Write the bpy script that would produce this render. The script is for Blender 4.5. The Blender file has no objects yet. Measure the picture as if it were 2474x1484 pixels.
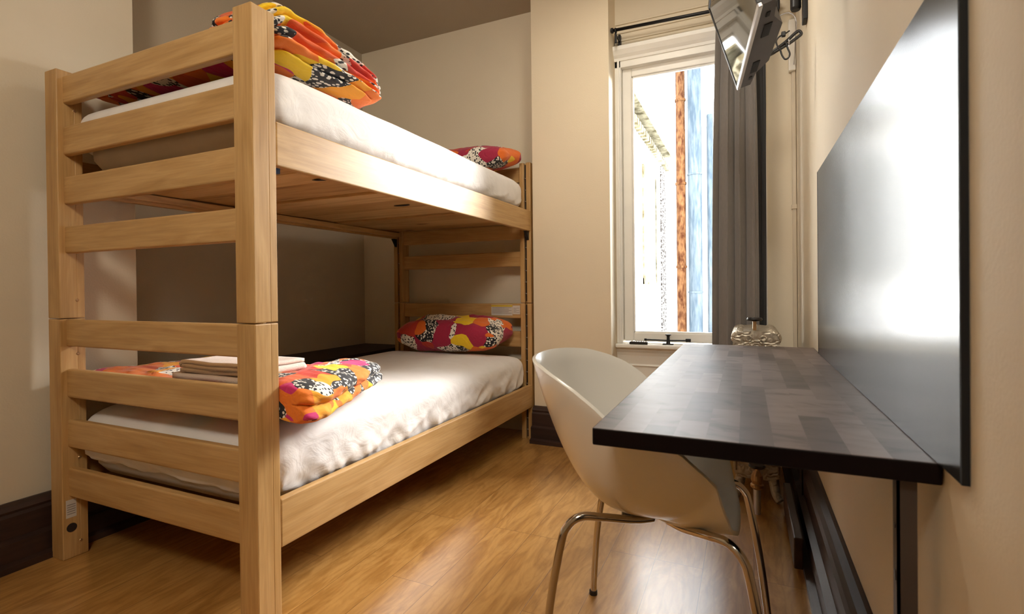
import bpy, bmesh, math, random
from mathutils import Vector, Matrix, noise
C = bpy.context.scene.collection
random.seed(7)
PI = math.pi

# ------------------------------------------------------------------ materials
def new_mat(name):
    m = bpy.data.materials.new(name); m.use_nodes = True
    nt = m.node_tree; nt.nodes.clear()
    out = nt.nodes.new('ShaderNodeOutputMaterial')
    b = nt.nodes.new('ShaderNodeBsdfPrincipled')
    nt.links.new(b.outputs[0], out.inputs[0])
    return m, nt, b
def N(nt, t, **kw):
    n = nt.nodes.new(t)
    for k, v in kw.items():
        if k in n.inputs: n.inputs[k].default_value = v
        else: setattr(n, k, v)
    return n
def L(nt, a, b): nt.links.new(a, b)
def coords(nt, scale=(1,1,1), loc=(0,0,0), rot=(0,0,0)):
    tc = N(nt, 'ShaderNodeTexCoord'); mp = N(nt, 'ShaderNodeMapping')
    mp.inputs['Scale'].default_value = scale; mp.inputs['Location'].default_value = loc
    mp.inputs['Rotation'].default_value = rot
    L(nt, tc.outputs['Object'], mp.inputs[0]); return mp.outputs[0]
def ramp(nt, fac, stops, const=False):
    r = N(nt, 'ShaderNodeValToRGB')
    if const: r.color_ramp.interpolation = 'CONSTANT'
    e = r.color_ramp.elements
    while len(e) > 1: e.remove(e[-1])
    e[0].position = stops[0][0]; e[0].color = (*stops[0][1], 1)
    for p, c in stops[1:]:
        x = e.new(p); x.color = (*c, 1)
    L(nt, fac, r.inputs[0]); return r.outputs[0]
def bump(nt, b, h, strength=.2, dist=.01):
    n = N(nt, 'ShaderNodeBump'); n.inputs['Strength'].default_value = strength
    n.inputs['Distance'].default_value = dist
    L(nt, h, n.inputs['Height']); L(nt, n.outputs[0], b.inputs['Normal'])
def mixc(nt, fac, a, b, mode='MIX'):
    m = N(nt, 'ShaderNodeMix'); m.data_type = 'RGBA'; m.blend_type = mode
    for s, v in ((0, fac), (6, a), (7, b)):
        if isinstance(v, (int, float)): m.inputs[s].default_value = v
        elif isinstance(v, tuple): m.inputs[s].default_value = (*v, 1)
        else: L(nt, v, m.inputs[s])
    return m.outputs[2]
def plain(name, col, rough=.6, metal=0, var=.06, scale=8, bmp=0, bscale=60, coat=0):
    m, nt, b = new_mat(name)
    c = coords(nt)
    n = N(nt, 'ShaderNodeTexNoise'); n.inputs['Scale'].default_value = scale; n.inputs['Detail'].default_value = 4
    L(nt, c, n.inputs['Vector'])
    lo = tuple(x*(1-var) for x in col); hi = tuple(min(1, x*(1+var)) for x in col)
    L(nt, ramp(nt, n.outputs[0], [(.3, lo), (.7, hi)]), b.inputs['Base Color'])
    b.inputs['Roughness'].default_value = rough; b.inputs['Metallic'].default_value = metal
    if coat: b.inputs['Coat Weight'].default_value = coat; b.inputs['Coat Roughness'].default_value = .08
    if bmp:
        n2 = N(nt, 'ShaderNodeTexNoise'); n2.inputs['Scale'].default_value = bscale; n2.inputs['Detail'].default_value = 6
        L(nt, c, n2.inputs['Vector']); bump(nt, b, n2.outputs[0], bmp, .01)
    return m
def wood(name, axis, lo, hi, dark, rough=.42, seed=0., knots=False, gs=1.0):
    m, nt, b = new_mat(name)
    s = [19*gs, 19*gs, 19*gs]; s['xyz'.index(axis)] = 2.4*gs
    c = coords(nt, tuple(s), (seed, seed*1.3, seed*.7))
    n1 = N(nt, 'ShaderNodeTexNoise'); n1.inputs['Scale'].default_value = 1.0; n1.inputs['Detail'].default_value = 5; n1.inputs['Distortion'].default_value = 1.2
    L(nt, c, n1.inputs['Vector'])
    s2 = [160, 160, 160]; s2['xyz'.index(axis)] = 5
    c2 = coords(nt, tuple(s2))
    n2 = N(nt, 'ShaderNodeTexNoise'); n2.inputs['Scale'].default_value = 1.0; n2.inputs['Detail'].default_value = 3
    L(nt, c2, n2.inputs['Vector'])
    base = ramp(nt, n1.outputs[0], [(.25, dark), (.42, lo), (.62, hi), (.8, lo)])
    fine = ramp(nt, n2.outputs[0], [(.3, (.82,.80,.76)), (.6, (1,1,1))])
    col = mixc(nt, .8, base, fine, 'MULTIPLY')
    if knots:
        v = N(nt, 'ShaderNodeTexVoronoi'); v.inputs['Scale'].default_value = 1.0
        sk = [5.5, 5.5, 5.5]; sk['xyz'.index(axis)] = 2.2
        L(nt, coords(nt, tuple(sk), (.3,.1,.2)), v.inputs['Vector'])
        k = ramp(nt, v.outputs['Distance'], [(0, (.12,.05,.02)), (.07, (.25,.11,.04)), (.12, (1,1,1))])
        col = mixc(nt, .9, col, k, 'MULTIPLY')
    L(nt, col, b.inputs['Base Color'])
    b.inputs['Roughness'].default_value = rough
    bump(nt, b, n2.outputs[0], .06, .004)
    return m
BL, BH, BD = (.485,.285,.105), (.565,.35,.145), (.415,.232,.078)
M = {}
for a in 'xyz':
    M['birch_'+a] = wood('birch_'+a, a, BL, BH, BD, seed=ord(a)*.37)
    M['pine_'+a] = wood('pine_'+a, a, (.60,.39,.17), (.68,.46,.22), (.40,.22,.085), rough=.55, knots=True, seed=2.1)
M['pine_warm'] = wood('pine_warm', 'x', (.46,.27,.105), (.55,.34,.145), (.30,.15,.05), rough=.55, knots=True, seed=4.4)
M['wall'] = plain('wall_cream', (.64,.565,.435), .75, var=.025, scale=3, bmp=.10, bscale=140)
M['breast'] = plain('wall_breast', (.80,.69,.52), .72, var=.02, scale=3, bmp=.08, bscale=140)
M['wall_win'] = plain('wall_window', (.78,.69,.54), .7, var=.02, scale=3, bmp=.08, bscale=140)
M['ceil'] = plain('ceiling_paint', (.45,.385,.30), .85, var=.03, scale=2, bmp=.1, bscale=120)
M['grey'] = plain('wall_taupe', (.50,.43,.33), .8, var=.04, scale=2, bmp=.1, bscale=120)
M['white_trim'] = plain('white_trim', (.87,.85,.80), .38, var=.03, bmp=.03, bscale=40)
M['bb'] = wood('dark_baseboard', 'y', (.030,.013,.009), (.045,.020,.013), (.016,.007,.005), rough=.5)
M['bbx'] = wood('dark_baseboard_x', 'x', (.030,.013,.009), (.045,.020,.013), (.016,.007,.005), rough=.5)
M['ledge'] = plain('dark_ledge', (.018,.010,.008), .6, var=.2)
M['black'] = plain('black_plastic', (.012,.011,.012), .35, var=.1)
M['blackm'] = plain('black_metal', (.015,.014,.015), .4, metal=.4, var=.1)
M['matte'] = plain('matte_black', (.004,.004,.004), .9, var=.1)
M['bronze'] = plain('dark_bronze', (.09,.07,.06), .45, metal=.6, var=.05)
M['chrome'] = plain('chrome', (.55,.50,.44), .14, metal=1, var=.02)
M['steel'] = plain('steel', (.42,.38,.35), .35, metal=.9, var=.05)
M['shell'] = plain('white_shell', (.80,.77,.71), .28, var=.015, scale=3, coat=.3)
M['core'] = plain('mattress_ticking', (.55,.47,.38), .85, var=.05)
M['towel'] = plain('towel_cream', (.80,.68,.60), .95, var=.05, bmp=.5, bscale=400)
M['label'] = plain('label_paper', (.62,.58,.52), .5, var=.08)
M['ink'] = plain('label_ink', (.25,.22,.2), .6)
M['yellow'] = plain('label_yellow', (.60,.42,.03), .5)
M['screen'] = plain('tv_screen', (.012,.012,.014), .04, var=.02)
M['silver'] = plain('tv_silver', (.60,.60,.64), .3, metal=.6, var=.03)
M['tvback'] = plain('tv_back', (.055,.045,.042), .6, var=.08)
M['brass'] = plain('valve_brass', (.45,.28,.14), .35, metal=.7, var=.15)
M['paintpipe'] = plain('pipe_paint', (.62,.54,.42), .4, var=.04)
M['blue'] = plain('bracket_blue', (.05,.09,.20), .4, metal=.5)

def sheet_mat():
    m, nt, b = new_mat('sheet')
    c = coords(nt)
    b.inputs['Base Color'].default_value = (.82,.79,.775,1)
    n = N(nt, 'ShaderNodeTexNoise'); n.inputs['Scale'].default_value = 7; n.inputs['Detail'].default_value = 5; n.inputs['Distortion'].default_value = .6
    L(nt, c, n.inputs['Vector'])
    L(nt, ramp(nt, n.outputs[0], [(.3,(.77,.735,.71)),(.7,(.84,.81,.79))]), b.inputs['Base Color'])
    b.inputs['Roughness'].default_value = .8; b.inputs['Sheen Weight'].default_value = .2
    n2 = N(nt, 'ShaderNodeTexNoise'); n2.inputs['Scale'].default_value = 1; n2.inputs['Detail'].default_value = 4; n2.inputs['Distortion'].default_value=1.5
    L(nt, coords(nt, (7, 8, 12), rot=(.5,.2,.3)), n2.inputs['Vector'])
    n2.inputs['Distortion'].default_value = 2.6
    g = N(nt, 'ShaderNodeNewGeometry'); sp = N(nt, 'ShaderNodeSeparateXYZ'); L(nt, g.outputs['True Normal'], sp.inputs[0])
    ab = N(nt, 'ShaderNodeMath'); ab.operation = 'ABSOLUTE'; L(nt, sp.outputs[2], ab.inputs[0])
    rg = N(nt, 'ShaderNodeMapRange'); rg.inputs[1].default_value = .3; rg.inputs[2].default_value = .9; rg.inputs[3].default_value = .13; rg.inputs[4].default_value = .05; L(nt, ab.outputs[0], rg.inputs[0])
    bn = N(nt, 'ShaderNodeBump'); bn.inputs['Distance'].default_value = .03
    L(nt, rg.outputs[0], bn.inputs['Strength']); L(nt, n2.outputs[0], bn.inputs['Height']); L(nt, bn.outputs[0], b.inputs['Normal'])
    return m
M['sheet'] = sheet_mat()

def print_mat(name, scale=8.5, seed=0., stretch=(1,1,1), mix=0):
    """fabric printed with blobs of orange, red, magenta and yellow between dotted patches"""
    m, nt, b = new_mat(name)
    c = coords(nt, stretch, (seed, seed*2, seed*.5))
    nz = N(nt, 'ShaderNodeTexNoise'); nz.inputs['Scale'].default_value = 9; nz.inputs['Detail'].default_value = 1
    L(nt, c, nz.inputs['Vector'])
    va = N(nt, 'ShaderNodeVectorMath'); va.operation = 'SCALE'; va.inputs['Scale'].default_value = .10
    L(nt, nz.outputs['Color'], va.inputs[0])
    vb = N(nt, 'ShaderNodeVectorMath'); vb.operation = 'ADD'
    L(nt, c, vb.inputs[0]); L(nt, va.outputs[0], vb.inputs[1])
    v = N(nt, 'ShaderNodeTexVoronoi'); v.inputs['Scale'].default_value = scale
    L(nt, vb.outputs[0], v.inputs['Vector'])
    sp = N(nt, 'ShaderNodeSeparateColor'); L(nt, v.outputs['Color'], sp.inputs[0])
    OR, RD, MG, YE, BK, WH = (.85,.20,.012), (.62,.045,.02), (.62,.02,.17), (.88,.58,.01), (.008,.007,.01), (.86,.80,.70)
    f = sp.outputs[0]
    OY = (.90,.38,.012)
    if mix == 2: base = ramp(nt, f, [(0, (.50,.035,.02)), (.15, (.75,.15,.012)), (.28, (.36,.01,.05)), (.43, BK), (.53, YE), (.60, (.36,.01,.05)), (.70, (.75,.15,.012)), (.79, WH)], True)
    elif mix: base = ramp(nt, f, [(0, OR), (.15, OY), (.26, (.72,.11,.015)), (.36, MG), (.43, BK), (.56, YE), (.66, RD), (.73, OR), (.79, WH)], True)
    else: base = ramp(nt, f, [(0, OR), (.17, RD), (.30, MG), (.43, BK), (.56, YE), (.70, (.33,.01,.035)), (.78, OR), (.86, WH)], True)
    d = N(nt, 'ShaderNodeTexVoronoi'); d.inputs['Scale'].default_value = 75; L(nt, c, d.inputs['Vector'])
    dots = N(nt, 'ShaderNodeMath'); dots.operation = 'LESS_THAN'; dots.inputs[1].default_value = .40
    L(nt, d.outputs['Distance'], dots.inputs[0])
    wdot = ramp(nt, f, [(0, (0,0,0)), (.43, (1,1,1)), (.53 if mix == 2 else .56, (0,0,0))], True)
    bdot = ramp(nt, f, [(0, (0,0,0)), (.79 if mix else .86, (1,1,1))], True)
    m1 = N(nt, 'ShaderNodeMath'); m1.operation = 'MULTIPLY'; L(nt, dots.outputs[0], m1.inputs[0]); L(nt, wdot, m1.inputs[1])
    m2 = N(nt, 'ShaderNodeMath'); m2.operation = 'MULTIPLY'; L(nt, dots.outputs[0], m2.inputs[0]); L(nt, bdot, m2.inputs[1])
    col = mixc(nt, m1.outputs[0], base, WH); col = mixc(nt, m2.outputs[0], col, BK)
    L(nt, col, b.inputs['Base Color']); b.inputs['Roughness'].default_value = .8
    b.inputs['Sheen Weight'].default_value = .15
    n3 = N(nt, 'ShaderNodeTexNoise'); n3.inputs['Scale'].default_value = 1; n3.inputs['Detail'].default_value = 4; n3.inputs['Distortion'].default_value=.8
    L(nt, coords(nt, (30, 9, 30)), n3.inputs['Vector'])
    bump(nt, b, n3.outputs[0], .5, .014)
    return m
M['print_a'] = print_mat('print_upper_duvet', 13.0, 3.3, (1,.6,1.5), 1)
M['print_b'] = print_mat('print_lower_duvet', 13.0, 4.37, (1,1,1), 1)
M['print_c'] = print_mat('print_lower_pillow', 9.0, 7.2, (1,1,1), 2)
M['print_d'] = print_mat('print_upper_pillow', 9.0, 8.9, (1,1,1), 2)

def floor_mat():
    m, nt, b = new_mat('floor_laminate')
    c = coords(nt, (1,1,1), (-1.887+1.24*3, .302+.158*20, 0), (0, 0, 0))
    # swap axes so that planks run along Y
    sx = N(nt, 'ShaderNodeSeparateXYZ'); tc = N(nt, 'ShaderNodeTexCoord'); L(nt, tc.outputs['Object'], sx.inputs[0])
    cb = N(nt, 'ShaderNodeCombineXYZ')
    ay = N(nt, 'ShaderNodeMath'); ay.operation = 'ADD'; ay.inputs[1].default_value = 1.24*3-1.877; L(nt, sx.outputs[1], ay.inputs[0])
    ax = N(nt, 'ShaderNodeMath'); ax.operation = 'ADD'; ax.inputs[1].default_value = .302+.16*20; L(nt, sx.outputs[0], ax.inputs[0])
    L(nt, ay.outputs[0], cb.inputs[0]); L(nt, ax.outputs[0], cb.inputs[1])
    br = N(nt, 'ShaderNodeTexBrick'); br.offset = .37; br.offset_frequency = 3
    br.inputs['Scale'].default_value = 1; br.inputs['Mortar Size'].default_value = .0011; br.inputs['Mortar Smooth'].default_value = .3
    br.inputs['Brick Width'].default_value = 1.24; br.inputs['Row Height'].default_value = .16
    br.inputs['Color1'].default_value = (0,0,0,1); br.inputs['Color2'].default_value = (1,1,1,1); br.inputs['Mortar'].default_value = (.5,.5,.5,1)
    L(nt, cb.outputs[0], br.inputs['Vector'])
    # curly figured grain, offset per plank
    sc = N(nt, 'ShaderNodeVectorMath'); sc.operation = 'SCALE'; sc.inputs['Scale'].default_value = 7.0
    L(nt, br.outputs['Color'], sc.inputs[0])
    mp = coords(nt, (13, 3.0, 1))
    ad = N(nt, 'ShaderNodeVectorMath'); ad.operation = 'ADD'; L(nt, mp, ad.inputs[0]); L(nt, sc.outputs[0], ad.inputs[1])
    n = N(nt, 'ShaderNodeTexNoise'); n.inputs['Scale'].default_value = 1.0; n.inputs['Detail'].default_value = 6; n.inputs['Distortion'].default_value = 1.9; n.inputs['Roughness'].default_value=.6
    L(nt, ad.outputs[0], n.inputs['Vector'])
    w = N(nt, 'ShaderNodeTexWave'); w.wave_type = 'BANDS'; w.bands_direction = 'X'
    w.inputs['Scale'].default_value = .9; w.inputs['Distortion'].default_value = 9; w.inputs['Detail'].default_value = 3; w.inputs['Detail Scale'].default_value = 1.6
    L(nt, ad.outputs[0], w.inputs['Vector'])
    base = ramp(nt, n.outputs[0], [(.25, (.33,.15,.032)), (.42, (.43,.21,.052)), (.6, (.56,.30,.088)), (.78, (.46,.23,.06))])
    wv = ramp(nt, w.outputs[0], [(0, (.80,.74,.66)), (.5, (1,1,1))])
    col = mixc(nt, .55, base, wv, 'MULTIPLY')
    mort = ramp(nt, br.outputs['Fac'], [(0, (1,1,1)), (.8, (.45,.38,.32))])
    col = mixc(nt, 1.0, col, mort, 'MULTIPLY')
    L(nt, col, b.inputs['Base Color']); b.inputs['Roughness'].default_value = .30
    b.inputs['Coat Weight'].default_value = 1; b.inputs['Coat Roughness'].default_value = .24; b.inputs['Coat IOR'].default_value = 1.75
    bump(nt, b, mort, .3, .002)
    return m
M['floor'] = floor_mat()

def desk_mat():
    m, nt, b = new_mat('desk_staves')
    tc = N(nt, 'ShaderNodeTexCoord'); sx = N(nt, 'ShaderNodeSeparateXYZ'); L(nt, tc.outputs['Object'], sx.inputs[0])
    cb = N(nt, 'ShaderNodeCombineXYZ'); L(nt, sx.outputs[1], cb.inputs[0]); L(nt, sx.outputs[0], cb.inputs[1])
    sh = N(nt, 'ShaderNodeVectorMath'); sh.operation = 'ADD'; sh.inputs[1].default_value = (5.03, 5.0, 0); L(nt, cb.outputs[0], sh.inputs[0])
    br = N(nt, 'ShaderNodeTexBrick'); br.offset = .41; br.offset_frequency = 3; br.squash = .6; br.squash_frequency = 2
    br.inputs['Scale'].default_value = 1; br.inputs['Mortar Size'].default_value = .0; br.inputs['Brick Width'].default_value = .30; br.inputs['Row Height'].default_value = .0525
    br.inputs['Color1'].default_value = (0,0,0,1); br.inputs['Color2'].default_value = (1,1,1,1)
    L(nt, sh.outputs[0], br.inputs['Vector'])
    sc = N(nt, 'ShaderNodeVectorMath'); sc.operation = 'SCALE'; sc.inputs['Scale'].default_value = 5; L(nt, br.outputs['Color'], sc.inputs[0])
    ad = N(nt, 'ShaderNodeVectorMath'); ad.operation = 'ADD'; L(nt, coords(nt, (10, 20, 5)), ad.inputs[0]); L(nt, sc.outputs[0], ad.inputs[1])
    n = N(nt, 'ShaderNodeTexNoise'); n.inputs['Scale'].default_value = 1; n.inputs['Detail'].default_value = 5; n.inputs['Distortion'].default_value = .8
    L(nt, ad.outputs[0], n.inputs['Vector'])
    tone = ramp(nt, br.outputs['Color'], [(0, (.05,.034,.032)), (.25, (.10,.074,.070)), (.6, (.14,.105,.10)), (1, (.18,.14,.135))])
    g = ramp(nt, n.outputs[0], [(.32, (.28,.24,.24)), (.44, (.8,.78,.78)), (.6, (1,1,1))])
    col = mixc(nt, .85, tone, g, 'MULTIPLY')
    # sides nearly black: only the top shows the stave tones
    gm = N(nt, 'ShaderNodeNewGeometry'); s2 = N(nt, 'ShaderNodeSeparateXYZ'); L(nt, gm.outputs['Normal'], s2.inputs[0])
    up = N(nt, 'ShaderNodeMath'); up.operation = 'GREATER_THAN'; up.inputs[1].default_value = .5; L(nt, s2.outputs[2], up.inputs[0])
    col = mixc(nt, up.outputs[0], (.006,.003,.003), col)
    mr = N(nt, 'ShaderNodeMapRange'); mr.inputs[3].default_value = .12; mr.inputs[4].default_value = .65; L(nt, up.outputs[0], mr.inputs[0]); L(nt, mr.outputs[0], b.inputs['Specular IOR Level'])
    L(nt, col, b.inputs['Base Color']); b.inputs['Roughness'].default_value = .42; b.inputs['Specular IOR Level'].default_value = .6
    bump(nt, b, n.outputs[0], .05, .004)
    return m
M['desk'] = desk_mat()

def board_mat():
    m, nt, b = new_mat('blackboard')
    n = N(nt, 'ShaderNodeTexNoise'); n.inputs['Scale'].default_value = 1; n.inputs['Detail'].default_value = 4
    L(nt, coords(nt, (1, 30, 3)), n.inputs['Vector'])
    L(nt, ramp(nt, n.outputs[0], [(.3,(.016,.017,.017)),(.7,(.026,.027,.027))]), b.inputs['Base Color'])
    b.inputs['Roughness'].default_value = .23; b.inputs['Specular IOR Level'].default_value = .7
    bump(nt, b, n.outputs[0], .05, .003)
    return m
M['board'] = board_mat()

def curtain_mat(name, col):
    m, nt, b = new_mat(name)
    n = N(nt, 'ShaderNodeTexNoise'); n.inputs['Scale'].default_value = 1; n.inputs['Detail'].default_value = 3
    L(nt, coords(nt, (300, 300, 40)), n.inputs['Vector'])
    L(nt, ramp(nt, n.outputs[0], [(.3, tuple(x*.85 for x in col)), (.7, col)]), b.inputs['Base Color'])
    b.inputs['Roughness'].default_value = .75; b.inputs['Sheen Weight'].default_value = .5
    bump(nt, b, n.outputs[0], .1, .002); return m
M['curtain'] = curtain_mat('curtain_cloth', (.20,.18,.168))
M['lining'] = curtain_mat('curtain_lining', (.012,.011,.011))

def glass_mat():
    m, nt, b = new_mat('window_glass'); nt.nodes.remove(b)
    out = [n for n in nt.nodes if n.type == 'OUTPUT_MATERIAL'][0]
    t = N(nt, 'ShaderNodeBsdfTransparent'); g = N(nt, 'ShaderNodeBsdfGlossy'); g.inputs['Roughness'].default_value = .02
    f = N(nt, 'ShaderNodeFresnel'); f.inputs[0].default_value = 1.35
    mx = N(nt, 'ShaderNodeMixShader'); L(nt, f.outputs[0], mx.inputs[0]); L(nt, t.outputs[0], mx.inputs[1]); L(nt, g.outputs[0], mx.inputs[2])
    L(nt, mx.outputs[0], out.inputs[0]); return m
M['glass'] = glass_mat()

def relief_mat():
    m, nt, b = new_mat('radiator_paint')
    n = N(nt, 'ShaderNodeTexNoise'); n.inputs['Scale'].default_value = 25; n.inputs['Detail'].default_value = 3
    c = coords(nt); L(nt, c, n.inputs['Vector'])
    L(nt, ramp(nt, n.outputs[0], [(.3,(.36,.31,.24)),(.7,(.52,.46,.37))]), b.inputs['Base Color'])
    b.inputs['Roughness'].default_value = .35; b.inputs['Metallic'].default_value = .45
    w = N(nt, 'ShaderNodeTexWave'); w.wave_type='RINGS'; w.inputs['Scale'].default_value = 14; w.inputs['Distortion'].default_value = 12; w.inputs['Detail'].default_value = 1; w.inputs['Detail Scale'].default_value = 2
    L(nt, c, w.inputs['Vector']); bump(nt, b, w.outputs[0], .5, .004)
    return m
M['radiator'] = relief_mat()

def outside_mat(name, lo, hi, scale, stretch=(1,1,1), rough=.9, pos=(.4,.6)):
    m, nt, b = new_mat(name)
    n = N(nt, 'ShaderNodeTexNoise'); n.inputs['Scale'].default_value = scale; n.inputs['Detail'].default_value = 8; n.inputs['Roughness'].default_value=.7
    L(nt, coords(nt, stretch), n.inputs['Vector'])
    L(nt, ramp(nt, n.outputs[0], [(pos[0], lo), (pos[1], hi)]), b.inputs['Base Color'])
    b.inputs['Roughness'].default_value = rough; b.inputs['Specular IOR Level'].default_value = .1; return m
M['rust'] = outside_mat('rusty_iron', (.030,.007,.0015), (.115,.055,.022), 9, (3,3,1))
M['bluepipe'] = outside_mat('blue_grey_paint', (.035,.052,.070), (.085,.105,.12), 5, (4,4,.6))
M['plaster'] = outside_mat('white_plaster', (.80,.80,.78), (.85,.85,.84), 4)
M['rubble'] = outside_mat('worn_brick', (.012,.010,.009), (.5,.48,.46), 16, (1,1,2.6), pos=(.49,.64))
M['cornice'] = outside_mat('cornice_stone', (.05,.042,.02), (.22,.20,.14), 10)
M['outglass'] = plain('far_window_glass', (.10,.12,.13), .2)

# ------------------------------------------------------------------ mesh helpers
def link(name, bm, mat, parent=None, smooth=False, base=None):
    """link a bmesh given in world coordinates as one object; local origin = parent's location (or base)"""
    off = Vector((0,0,0))
    if parent is not None:
        p = parent
        while p is not None: off += p.location; p = p.parent
    elif base is not None: off = Vector(base)
    bmesh.ops.translate(bm, verts=bm.verts, vec=-off)
    bmesh.ops.recalc_face_normals(bm, faces=bm.faces)
    me = bpy.data.meshes.new(name); bm.to_mesh(me); bm.free()
    if smooth:
        for p in me.polygons: p.use_smooth = True
    o = bpy.data.objects.new(name, me); C.objects.link(o)
    me.materials.append(M[mat] if isinstance(mat, str) else mat)
    if parent is not None: o.parent = parent
    elif base is not None: o.location = base
    return o
def pieces(name, bm, mat, parent, smooth=False):
    """link every separate island of a bmesh as an object of its own"""
    bm.verts.ensure_lookup_table(); seen = set(); out = []
    for v0 in list(bm.verts):
        if v0 in seen: continue
        st = [v0]; isl = []
        seen.add(v0)
        while st:
            v = st.pop(); isl.append(v)
            for e in v.link_edges:
                w_ = e.other_vert(v)
                if w_ not in seen: seen.add(w_); st.append(w_)
        idx = {v: i for i, v in enumerate(isl)}
        b2 = bmesh.new(); vs = [b2.verts.new(v.co) for v in isl]
        fs = {f for v in isl for f in v.link_faces}
        for f in fs: b2.faces.new([vs[idx[v]] for v in f.verts])
        out.append(link(name, b2, mat, parent, smooth))
    bm.free(); return out
def tag(o, label, cat, group=None):
    o['label'] = label; o['category'] = cat
    if group: o['group'] = group
    return o
def thing(name, label, cat, loc, group=None):
    o = bpy.data.objects.new(name, None); C.objects.link(o); o.location = loc; o.empty_display_size = .05
    return tag(o, label, cat, group)
def struct(name, bm, mat, parent=None, base=(0,0,0), smooth=False):
    o = link(name, bm, mat, parent, base=base, smooth=smooth)
    if parent is None: o['kind'] = 'structure'
    return o
def box(bm, x0, x1, y0, y1, z0, z1, bev=0, seg=2):
    r = bmesh.ops.create_cube(bm, size=1)
    vs = r['verts']
    for v in vs:
        v.co = Vector(((x0+x1)/2+v.co.x*(x1-x0), (y0+y1)/2+v.co.y*(y1-y0), (z0+z1)/2+v.co.z*(z1-z0)))
    if bev:
        es = list({e for v in vs for e in v.link_edges})
        bmesh.ops.bevel(bm, geom=es, offset=bev, segments=seg, profile=.5, affect='EDGES')
def B(*a, **k):
    bm = bmesh.new(); box(bm, *a, **k); return bm
def frame_mat(d):
    d = d.normalized(); u = Vector((0,0,1)) if abs(d.z) < .9 else Vector((1,0,0))
    a = d.cross(u).normalized(); return a, d.cross(a).normalized()
def smooth_path(pts, n=8):
    P = [Vector(p) for p in pts]; out = []
    for i in range(len(P)-1):
        p0 = P[max(i-1,0)]; p1 = P[i]; p2 = P[i+1]; p3 = P[min(i+2,len(P)-1)]
        for k in range(n):
            t = k/n
            out.append(.5*((2*p1)+(-p0+p2)*t+(2*p0-5*p1+4*p2-p3)*t*t+(-p0+3*p1-3*p2+p3)*t**3))
    out.append(P[-1]); return out
def tube(bm, pts, r, n=10, closed=False, cap=True):
    P = [Vector(p) for p in pts]; rings = []; a = None
    for i, p in enumerate(P):
        if closed: d = (P[(i+1)%len(P)]-P[i-1])
        else: d = (P[min(i+1,len(P)-1)]-P[max(i-1,0)])
        d = d.normalized()
        if a is None: a, b2 = frame_mat(d)
        else:
            a = (a-d*a.dot(d)).normalized(); b2 = d.cross(a)
        rr = r(i/(len(P)-1)) if callable(r) else r
        rings.append([bm.verts.new(p+a*math.cos(2*PI*k/n)*rr+b2*math.sin(2*PI*k/n)*rr) for k in range(n)])
    m = len(rings)
    for i in range(m if closed else m-1):
        A, Bq = rings[i], rings[(i+1)%m]
        for k in range(n): bm.faces.new((A[k], A[(k+1)%n], Bq[(k+1)%n], Bq[k]))
    if cap and not closed:
        bm.faces.new(rings[0]); bm.faces.new(rings[-1])
def T(pts, r, n=10, sm=0, closed=False):
    bm = bmesh.new(); tube(bm, smooth_path(pts, sm) if sm else pts, r, n, closed); return bm
def lathe(bm, prof, c, axis='z', n=24):
    rings = []
    for r, h in prof:
        ring = []
        for k in range(n):
            a = 2*PI*k/n; p = (r*math.cos(a), r*math.sin(a), h)
            if axis == 'y': p = (p[0], p[2], p[1])
            if axis == 'x': p = (p[2], p[0], p[1])
            ring.append(bm.verts.new(Vector(c)+Vector(p)))
        rings.append(ring)
    for A, Bq in zip(rings, rings[1:]):
        for k in range(n): bm.faces.new((A[k], A[(k+1)%n], Bq[(k+1)%n], Bq[k]))
    bm.faces.new(rings[0]); bm.faces.new(rings[-1])
def torus(bm, c, R, r, axis='y', n=28, m=8, a0=0, a1=2*PI):
    full = abs(a1-a0-2*PI) < 1e-6
    pts = []
    for k in range(n + (0 if full else 1)):
        a = a0+(a1-a0)*k/n
        if axis == 'y': p = (R*math.cos(a), 0, R*math.sin(a))
        elif axis == 'z': p = (R*math.cos(a), R*math.sin(a), 0)
        else: p = (0, R*math.cos(a), R*math.sin(a))
        pts.append(Vector(c)+Vector(p))
    tube(bm, pts, r, m, closed=full)
def prism(bm, poly, y0, y1, plane='xz'):
    def P(u, v, w): return {'xz': (u, w, v), 'xy': (u, v, w), 'yz': (w, u, v)}[plane]
    A = [bm.verts.new(P(u, v, y0)) for u, v in poly]; Bq = [bm.verts.new(P(u, v, y1)) for u, v in poly]
    bm.faces.new(A); bm.faces.new(Bq)
    n = len(poly)
    for i in range(n): bm.faces.new((A[i], A[(i+1)%n], Bq[(i+1)%n], Bq[i]))
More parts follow.
